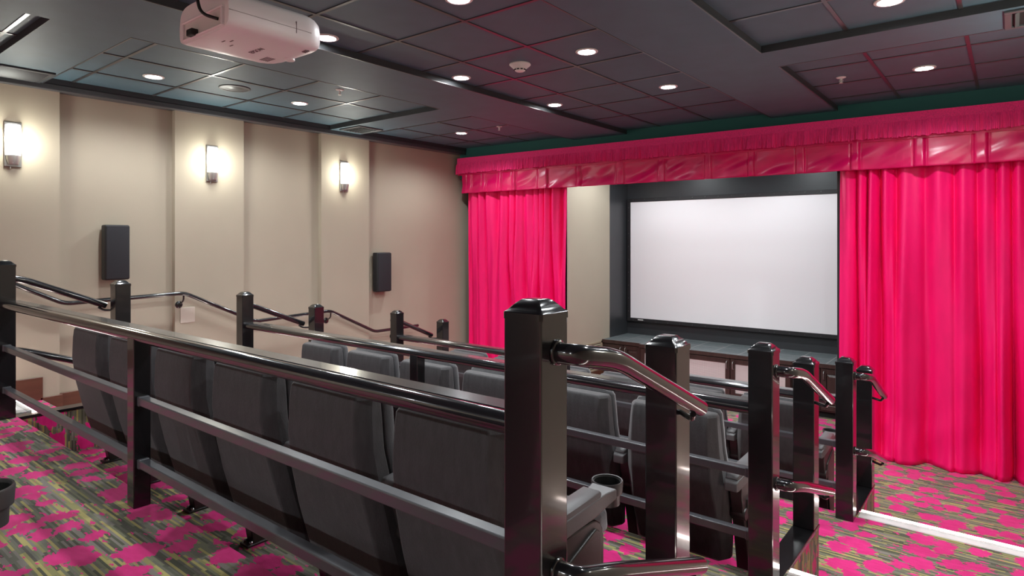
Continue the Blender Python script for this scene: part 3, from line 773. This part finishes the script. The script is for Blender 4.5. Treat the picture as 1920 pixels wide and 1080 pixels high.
def add_side(t, x, end=0):
    b = BM(); prism(b, PANEL, 'x', x - 0.03, x + 0.03); st = obj('standard', b, M_plastic, t, smooth=False, bevel=0.006, bseg=2)
    if end:
        xo = x + end * 0.03; b = BM(); lo, hi = sorted((xo - end * 0.004, xo + end * 0.009)); prism(b, INSET, 'x', lo, hi); obj('end_panel', b, M_plastic, st, bevel=0.006, bseg=3)
    b = BM(); box(b, (x - 0.037, 0.19, 0.0), (x + 0.037, 0.44, 0.012), 0.003, 1); ft = obj('foot', b, M_plastic, st)
    b = BM()
    for s_ in (-1, 1): lathe(b, [(0.009, 0.011), (0.009, 0.020), (0.005, 0.024), (0.0, 0.0245)], (x + s_ * 0.024, 0.214, 0), 8)
    obj('bolts', b, M_chrome, st)
    b = BM(); lathe(b, [(0.028, -0.037), (0.030, -0.034), (0.030, 0.034), (0.028, 0.037)], (x, 0.15, 0.435), 20, 'x'); obj('hinge', b, M_plastic, st, smooth=True)
    # armrest with a cup holder at its front
    b = BM()
    rings = []
    for y, hw, zl, zh in ((0.03, 0.030, 0.575, 0.618), (0.05, 0.036, 0.578, 0.632), (0.20, 0.037, 0.588, 0.642), (0.36, 0.036, 0.592, 0.648), (0.42, 0.038, 0.604, 0.651), (0.468, 0.048, 0.620, 0.653)):
        rings.append([(x - hw, y, zl), (x + hw, y, zl), (x + hw, y, zh), (x - hw, y, zh)])
    loft(b, rings); ar = obj('armrest', b, M_arm, t, smooth=False, bevel=0.006, bseg=2)
    b = BM(); rings = []
    for y, hw, zl, zh in ((0.045, 0.026, 0.632, 0.640), (0.06, 0.033, 0.633, 0.652), (0.20, 0.034, 0.642, 0.662), (0.385, 0.034, 0.648, 0.668), (0.40, 0.028, 0.648, 0.660)):
        rings.append([(x - hw, y, zl), (x + hw, y, zl), (x + hw, y, zh - 0.004), (x + hw - 0.005, y, zh), (x - hw + 0.005, y, zh), (x - hw, y, zh - 0.004)])
    loft(b, rings); obj('arm_pad', b, M_arm, ar, smooth=True, angle=50)
    c = (x - 0.017, 0.515, 0.0)
    b = BM(); lathe(b, [(0.0, 0.575), (0.043, 0.575), (0.044, 0.612), (0.0515, 0.614), (0.054, 0.650), (0.052, 0.6545), (0.0485, 0.6535), (0.0465, 0.645), (0.042, 0.583), (0.0, 0.581)], c, 40); cu = obj('cup_holder', b, M_holder, ar, smooth=True)
    b = BM(); lathe(b, [(0.0, 0.5825), (0.0415, 0.5845), (0.0462, 0.6475), (0.0450, 0.6475), (0.0405, 0.586), (0.0, 0.584)], c, 40); obj('cup_well', b, M_cup, cu, smooth=True)
PITCH = 0.605
seat_mid = make_seat('seat'); add_side(seat_mid, PITCH / 2)
seat_end = make_seat('seat'); add_side(seat_end, PITCH / 2, 1)
seat_first = make_seat('seat'); add_side(seat_first, PITCH / 2); add_side(seat_first, -PITCH / 2, -1)
used = {}
ordn = ['first', 'second', 'third', 'fourth', 'fifth', 'sixth']
for (y0, z0, x6, rowname) in ((1.345, -0.308, -1.357, 'row beyond the foreground railing'), (2.95, -0.616, -1.347, 'row between the two farther railings'), (4.67, -0.924, -1.350, 'front row near the stage')):
    for k in range(6):
        proto = seat_first if k == 0 else (seat_end if k == 5 else seat_mid)
        lab = 'charcoal theater seat, %s from the left wall, %s' % (ordn[k], rowname)
        loc = (x6 - PITCH * (5 - k), y0, z0)
        if proto.name in used: dup(proto, loc, None, lab)
        else:
            used[proto.name] = 1; proto.location = loc; proto['label'] = lab
# a rear row seat stands beside the camera: only its cup holder reaches into the photo
rear = make_seat('seat', True); add_side(rear, PITCH / 2); rear.location = (-1.619 - PITCH / 2, -0.194, 0.0)
rear['label'] = ('charcoal theater seat on the rear platform, its black cup holder at the left edge')

# ------------------------------------------------------------------ stage curtains
def smooth1(x, seed=0): return mnoise.noise(Vector((x, seed * 17.3, 0.37)))
def curtain(x0, x1, ybase, ztop, zbot, nf, seed, label, name='stage_curtain', flare=0.06, slope=0.041, edge_in=0):
    b = BM(); nx = int((x1 - x0) / 0.0085); nz = 64
    rows = []
    for j in range(nz + 1):
        tz = j / nz; z = ztop + (zbot - ztop) * tz
        row = []
        for i in range(nx + 1):
            s_ = i / nx
            warp = 1.1 * smooth1(s_ * 5 + seed, 1) + 0.10 * smooth1(s_ * 4 + 9 + seed, 2) * tz * 2
            ph = 2 * math.pi * (s_ * nf + warp)
            amp = (0.040 + 0.020 * min(1, tz * 2.2)) * (0.95 + 1.0 * smooth1(s_ * nf * 0.55 + seed * 3, 4 + tz * 0.15))
            c = math.cos(ph / 2); c2 = math.cos(ph / 4 + 0.5)
            k2 = 0.62 * max(0.0, min(1.0, (tz - 0.06) / 0.5)); k2 = k2 * k2 * (3 - 2 * k2)
            fold = -2.3 * amp * (math.sqrt(c * c + 0.012) - 0.55) * (1 - k2) - 3.4 * amp * (math.sqrt(c2 * c2 + 0.012) - 0.55) * k2 - 0.22 * amp * math.cos(2 * ph + 1.1 + tz) * (1 - 0.6 * k2)
            big = 0.035 * tz * smooth1(s_ * 3.1 + seed, 7 + tz * 0.03)
            fine = 0.006 * mnoise.noise(Vector((s_ * nf * 2.1, tz * 2.0, seed))) * min(1, tz * 3)
            foot = max(0, (tz - 0.80) / 0.20)
            fl = -flare * foot ** 2 * (0.6 + 0.9 * smooth1(s_ * 4.3 + seed, 11)) + 0.055 * foot * mnoise.noise(Vector((s_ * nf * 0.9, tz * 9, seed + 4)))
            x = x0 + (x1 - x0) * s_ + 0.006 * math.sin(ph) + 0.02 * foot * mnoise.noise(Vector((s_ * nf * 0.7, tz * 7, seed + 8)))
            y = ybase + slope * (x - x0) + fold + big + fine + fl
            zz = z
            if j == nz: zz = zbot + 0.004
            elif foot > 0: zz = z + 0.015 * foot * (1 - tz) * 4 * mnoise.noise(Vector((s_ * nf, tz * 11, seed)))
            row.append(b.verts.new((x, y, zz)))
        rows.append(row)
    for a, c in zip(rows[:-1], rows[1:]):
        for i in range(nx): b.faces.new((a[i], a[i + 1], c[i + 1], c[i]))
    o = based(name, b, M_velvet, label, 'curtain', 'crimson stage curtains', smooth=True, angle=180, fixn=False)
    md = o.modifiers.new('cloth', 'SOLIDIFY'); md.thickness = 0.004; md.offset = 0
    return o
curtain(-6.17, -4.46, 6.70, 1.98, FRONT, 12.0, 2.0, 'crimson velvet curtain left of the screen, by the left wall')
curtain(-1.335, 0.42, 6.905, 1.98, FRONT, 11.2, 5.0, 'crimson velvet curtain right of the screen, filling the right edge', flare=0.17)

# pelmet: board, braid, fringe, box-pleated drape
t = thing('curtain_pelmet', 'crimson pelmet with fringe and box pleated valance across the stage front', 'pelmet', (-2.9, 6.68, 1.836))
PXL, PXR = -6.25, XR - 0.005
def fline(bmx, pts_fn, zs, x0, x1, dx):
    n = int((x1 - x0) / dx); rows = []
    for z, k in zs:
        rows.append([bmx.verts.new((x0 + (x1 - x0) * i / n, pts_fn(x0 + (x1 - x0) * i / n, k), z(x0 + (x1 - x0) * i / n) if callable(z) else z)) for i in range(n + 1)])
    for a, c in zip(rows[:-1], rows[1:]):
        for i in range(n): bmx.faces.new((a[i], a[i + 1], c[i + 1], c[i]))
b = BM(); prism(b, [(PXL, yF(PXL) + 0.012), (PXR, yF(PXR) + 0.012), (PXR, yF(PXR) + 0.125), (PXL, yF(PXL) + 0.125)], 'z', 2.10, 2.338); obj('pelmet_board', b, M_satin, t)
b = BM(); prism(b, [(PXL, yF(PXL)), (PXR, yF(PXR)), (PXR, yF(PXR) + 0.012), (PXL, yF(PXL) + 0.012)], 'z', 2.245, 2.344); obj('braid', b, M_braid, t)
def rnd(i, s=0): return mnoise.random_unit_vector() if False else (math.sin(i * 127.1 + s * 311.7) * 43758.5453) % 1.0
def fr_y(x, k):
    i = math.floor(x / 0.014); f = x / 0.014 - i
    tuft = math.sqrt(max(0.0, 1 - (2 * f - 1) ** 2)); clump = mnoise.noise(Vector((x * 17 + k * 0.8, 3.3, 0.2))) + 0.7 * mnoise.noise(Vector((x * 41 - k * 0.9, 8.3, 0.2)))
    return yF(x) - k * (0.015 * tuft + 0.020 * (rnd(i) - 0.5) + 0.034 * clump) - 0.012 * k
def fr_z(x): return 2.120 + 0.012 * (rnd(math.floor(x / 0.014), 2) - 0.5) + 0.012 * smooth1(x * 7, 5)
b = BM(); fline(b, fr_y, [(2.262, 0.2), (2.225, 0.6), (2.17, 1.0), (fr_z, 1.2)], PXL, PXR, 0.0023); obj('fringe', b, M_fringe, t, smooth=True, angle=180, fixn=False)
PL = [(-6.05, .10), (-5.78, .08), (-5.50, .07), (-5.26, .06), (-4.79, .16), (-4.25, .06), (-3.68, .10), (-3.15, .09), (-2.61, .08), (-2.15, .07), (-1.67, .09), (-1.175, .08), (-0.655, .09), (-0.205, .10), (0.25, .08)]
def dr_y(x, k):
    y = yF(x) + 0.032
    for c, wd in PL:
        d = abs(x - c) - wd / 2
        y -= 0.024 * (1 / (1 + math.exp(max(-40, min(40, d / 0.0035))))) * (0.75 + 0.25 * k)
        y += 0.010 * math.exp(-(d / 0.012) ** 2)
    y -= 0.030 * k * mnoise.noise(Vector((x * 2.6, k * 0.9, 3.1))) + 0.024 * mnoise.noise(Vector((x * 5.2 + k * 2.4, k * 2.2, 7.7))) * min(1, 1.6 * k)
    return y
zs_ = [(2.16 - (2.16 - 1.838) * j / 22, j / 22) for j in range(23)]
b = BM(); fline(b, dr_y, zs_, -6.19, PXR, 0.005); o = obj('valance_drape', b, M_satin, t, smooth=True, angle=180, fixn=False)
md = o.modifiers.new('cloth', 'SOLIDIFY'); md.thickness = 0.004; md.offset = 0

# ------------------------------------------------------------------ projection screen
SX0, SX1, SZ0, SZ1 = -4.605, -1.44, -0.032, 1.752
t = thing('projection_screen', 'blank white projection screen in a black frame on the alcove wall', 'screen', ((SX0 + SX1) / 2, AY, SZ0))
b = BM(); f = 0.055
for p, q in (((SX0 - f, SZ0 - f), (SX1 + f, SZ0)), ((SX0 - f, SZ1), (SX1 + f, SZ1 + f)), ((SX0 - f, SZ0), (SX0, SZ1)), ((SX1, SZ0), (SX1 + f, SZ1))):
    box(b, (p[0], AY - 0.055, p[1]), (q[0], AY - 0.004, q[1]), 0.005, 2)
fr = obj('frame', b, M_sframe, t)
b = BM(); box(b, (SX0 - 0.01, AY - 0.045, SZ0 - 0.01), (SX1 + 0.01, AY - 0.038, SZ1 + 0.01)); obj('screen_surface', b, M_screen, t)
b = BM(); box(b, (SX0 + 0.13, AY - 0.0575, SZ0 - 0.030), (SX0 + 0.22, AY - 0.0545, SZ0 - 0.016)); obj('maker_badge', b, M_offwhite, fr)
for px_, pz_ in [(SX0 + 0.05 + k * 0.19, z) for k in range(17) for z in (SZ0 - 0.034, SZ1 + 0.034)] + [(SX0 - 0.03, SZ0 + 0.1 + k * 0.2) for k in range(9)]:
    b = BM(); lathe(b, [(0.008, 0), (0.006, -0.004), (0, -0.005)], (px_, AY - 0.055, pz_), 8, 'y'); obj('snap_stud', b, M_tbar, fr)

# ------------------------------------------------------------------ stage cabinets and tiled top
CZ = -0.285
def cab_door(t, x0, x1, yf, handle, mesh_front):
    z0, z1 = FRONT + 0.10, CZ - 0.055
    b = BM(); s_ = 0.058
    for p, q in (((x0, z0), (x0 + s_, z1)), ((x1 - s_, z0), (x1, z1)), ((x0 + s_, z0), (x1 - s_, z0 + s_)), ((x0 + s_, z1 - s_), (x1 - s_, z1))):
        box(b, (p[0], yf - 0.02, p[1]), (q[0], yf, q[1]), 0.003, 1)
    d = obj('door', b, M_cab, t)
    b = BM()
    if mesh_front: box(b, (x0 + s_, yf - 0.008, z0 + s_), (x1 - s_, yf - 0.004, z1 - s_)); obj('mesh_insert', b, M_mesh, d)
    else:
        xa, xb, za, zb_ = x0 + s_, x1 - s_, z0 + s_, z1 - s_; g = 0.032
        loft(b, [[(xa, yf - 0.006, za), (xb, yf - 0.006, za), (xb, yf - 0.006, zb_), (xa, yf - 0.006, zb_)], [(xa + 0.008, yf - 0.008, za + 0.008), (xb - 0.008, yf - 0.008, za + 0.008), (xb - 0.008, yf - 0.008, zb_ - 0.008), (xa + 0.008, yf - 0.008, zb_ - 0.008)],
                 [(xa + g, yf - 0.019, za + g), (xb - g, yf - 0.019, za + g), (xb - g, yf - 0.019, zb_ - g), (xa + g, yf - 0.019, zb_ - g)]]); obj('raised_panel', b, M_cab, d)
    hx = x1 - 0.035 if handle > 0 else x0 + 0.035
    b = BM(); tube(b, round_path([(hx, yf - 0.02, z1 - 0.03), (hx, yf - 0.048, z1 - 0.04), (hx, yf - 0.05, z1 - 0.12), (hx, yf - 0.02, z1 - 0.13)], 0.02), 0.0055, 10); obj('handle', b, M_nickel, d, smooth=True)
def cabinet(x0, x1, yf, doors, label):
    t = thing('stage_cabinet', label, 'cabinet', ((x0 + x1) / 2, yf, FRONT), 'walnut cabinets under the screen')
    b = BM(); box(b, (x0, yf, FRONT + 0.08), (x1, AY - 0.002, CZ - 0.03)); obj('carcass', b, M_cab, t)
    b = BM(); box(b, (x0, yf + 0.05, FRONT), (x1, yf + 0.08, FRONT + 0.08)); obj('toe_kick', b, M_dark, t)
    for a, c, h, mf in doors: cab_door(t, a + 0.004, c - 0.004, yf, h, mf)
cabinet(AX0 + 0.004, -4.04, 8.0, [(AX0 + 0.03, -4.335, 1, False), (-4.335, -4.05, -1, False)], 'walnut cabinet with two raised panel doors under the left end of the screen')
cabinet(-4.036, -2.05, 7.93, [(-4.03, -3.41, 1, True), (-3.41, -2.78, 1, True), (-2.78, -2.055, -1, True)], 'walnut cabinet with pale mesh doors under the middle of the screen')
cabinet(-2.046, AX1 - 0.004, 8.0, [(-2.04, -1.745, 1, False), (-1.745, -1.40, -1, False)], 'walnut cabinet with raised panel doors under the right end of the screen')
t = thing('stage_countertop', 'grey slate tiled top running along the cabinets under the screen', 'countertop', ((AX0 + AX1) / 2, 8.35, CZ - 0.03))
b = BM(); prism(b, [(AX0 + 0.003, 7.985), (-4.055, 7.985), (-4.04, 7.915), (-2.045, 7.915), (-2.03, 7.985), (AX1 - 0.003, 7.985), (AX1 - 0.003, AY - 0.003), (AX0 + 0.003, AY - 0.003)], 'z', CZ - 0.028, CZ); obj('tiled_slab', b, M_slate, t)
b = BM(); prism(b, [(AX0 + 0.003, 7.972), (-4.063, 7.972), (-4.048, 7.902), (-2.037, 7.902), (-2.022, 7.972), (AX1 - 0.003, 7.972), (AX1 - 0.003, 7.985), (-2.03, 7.985), (-2.045, 7.915), (-4.04, 7.915), (-4.055, 7.985), (AX0 + 0.003, 7.985)], 'z', CZ - 0.045, CZ + 0.002); obj('wood_edge', b, M_cab, t)

# return air grille on the alcove cheek
t = thing('return_grille', 'beige louvred air grille low on the alcove side wall beside the cabinets', 'air grille', (AX0, 7.58, -0.72))
gy0, gy1, gz0, gz1 = 7.20, 7.96, -0.715, -0.30
b = BM()
for p, q in (((gy0, gz0), (gy1, gz0 + 0.03)), ((gy0, gz1 - 0.03), (gy1, gz1)), ((gy0, gz0), (gy0 + 0.03, gz1)), ((gy1 - 0.03, gz0), (gy1, gz1))): box(b, (AX0, p[0], p[1]), (AX0 + 0.014, q[0], q[1]), 0.003, 1)
obj('frame', b, M_grille, t)
b = BM(); box(b, (AX0, gy0 + 0.03, gz0 + 0.03), (AX0 + 0.003, gy1 - 0.03, gz1 - 0.03)); obj('backing', b, M_dark, t)
for k in range(13):
    z = gz0 + 0.045 + k * 0.0265; b = BM(); prism(b, [(AX0 + 0.003, z + 0.010), (AX0 + 0.014, z - 0.004), (AX0 + 0.016, z - 0.001), (AX0 + 0.005, z + 0.013)], 'y', gy0 + 0.03, gy1 - 0.03); obj('louver', b, M_grille, t)
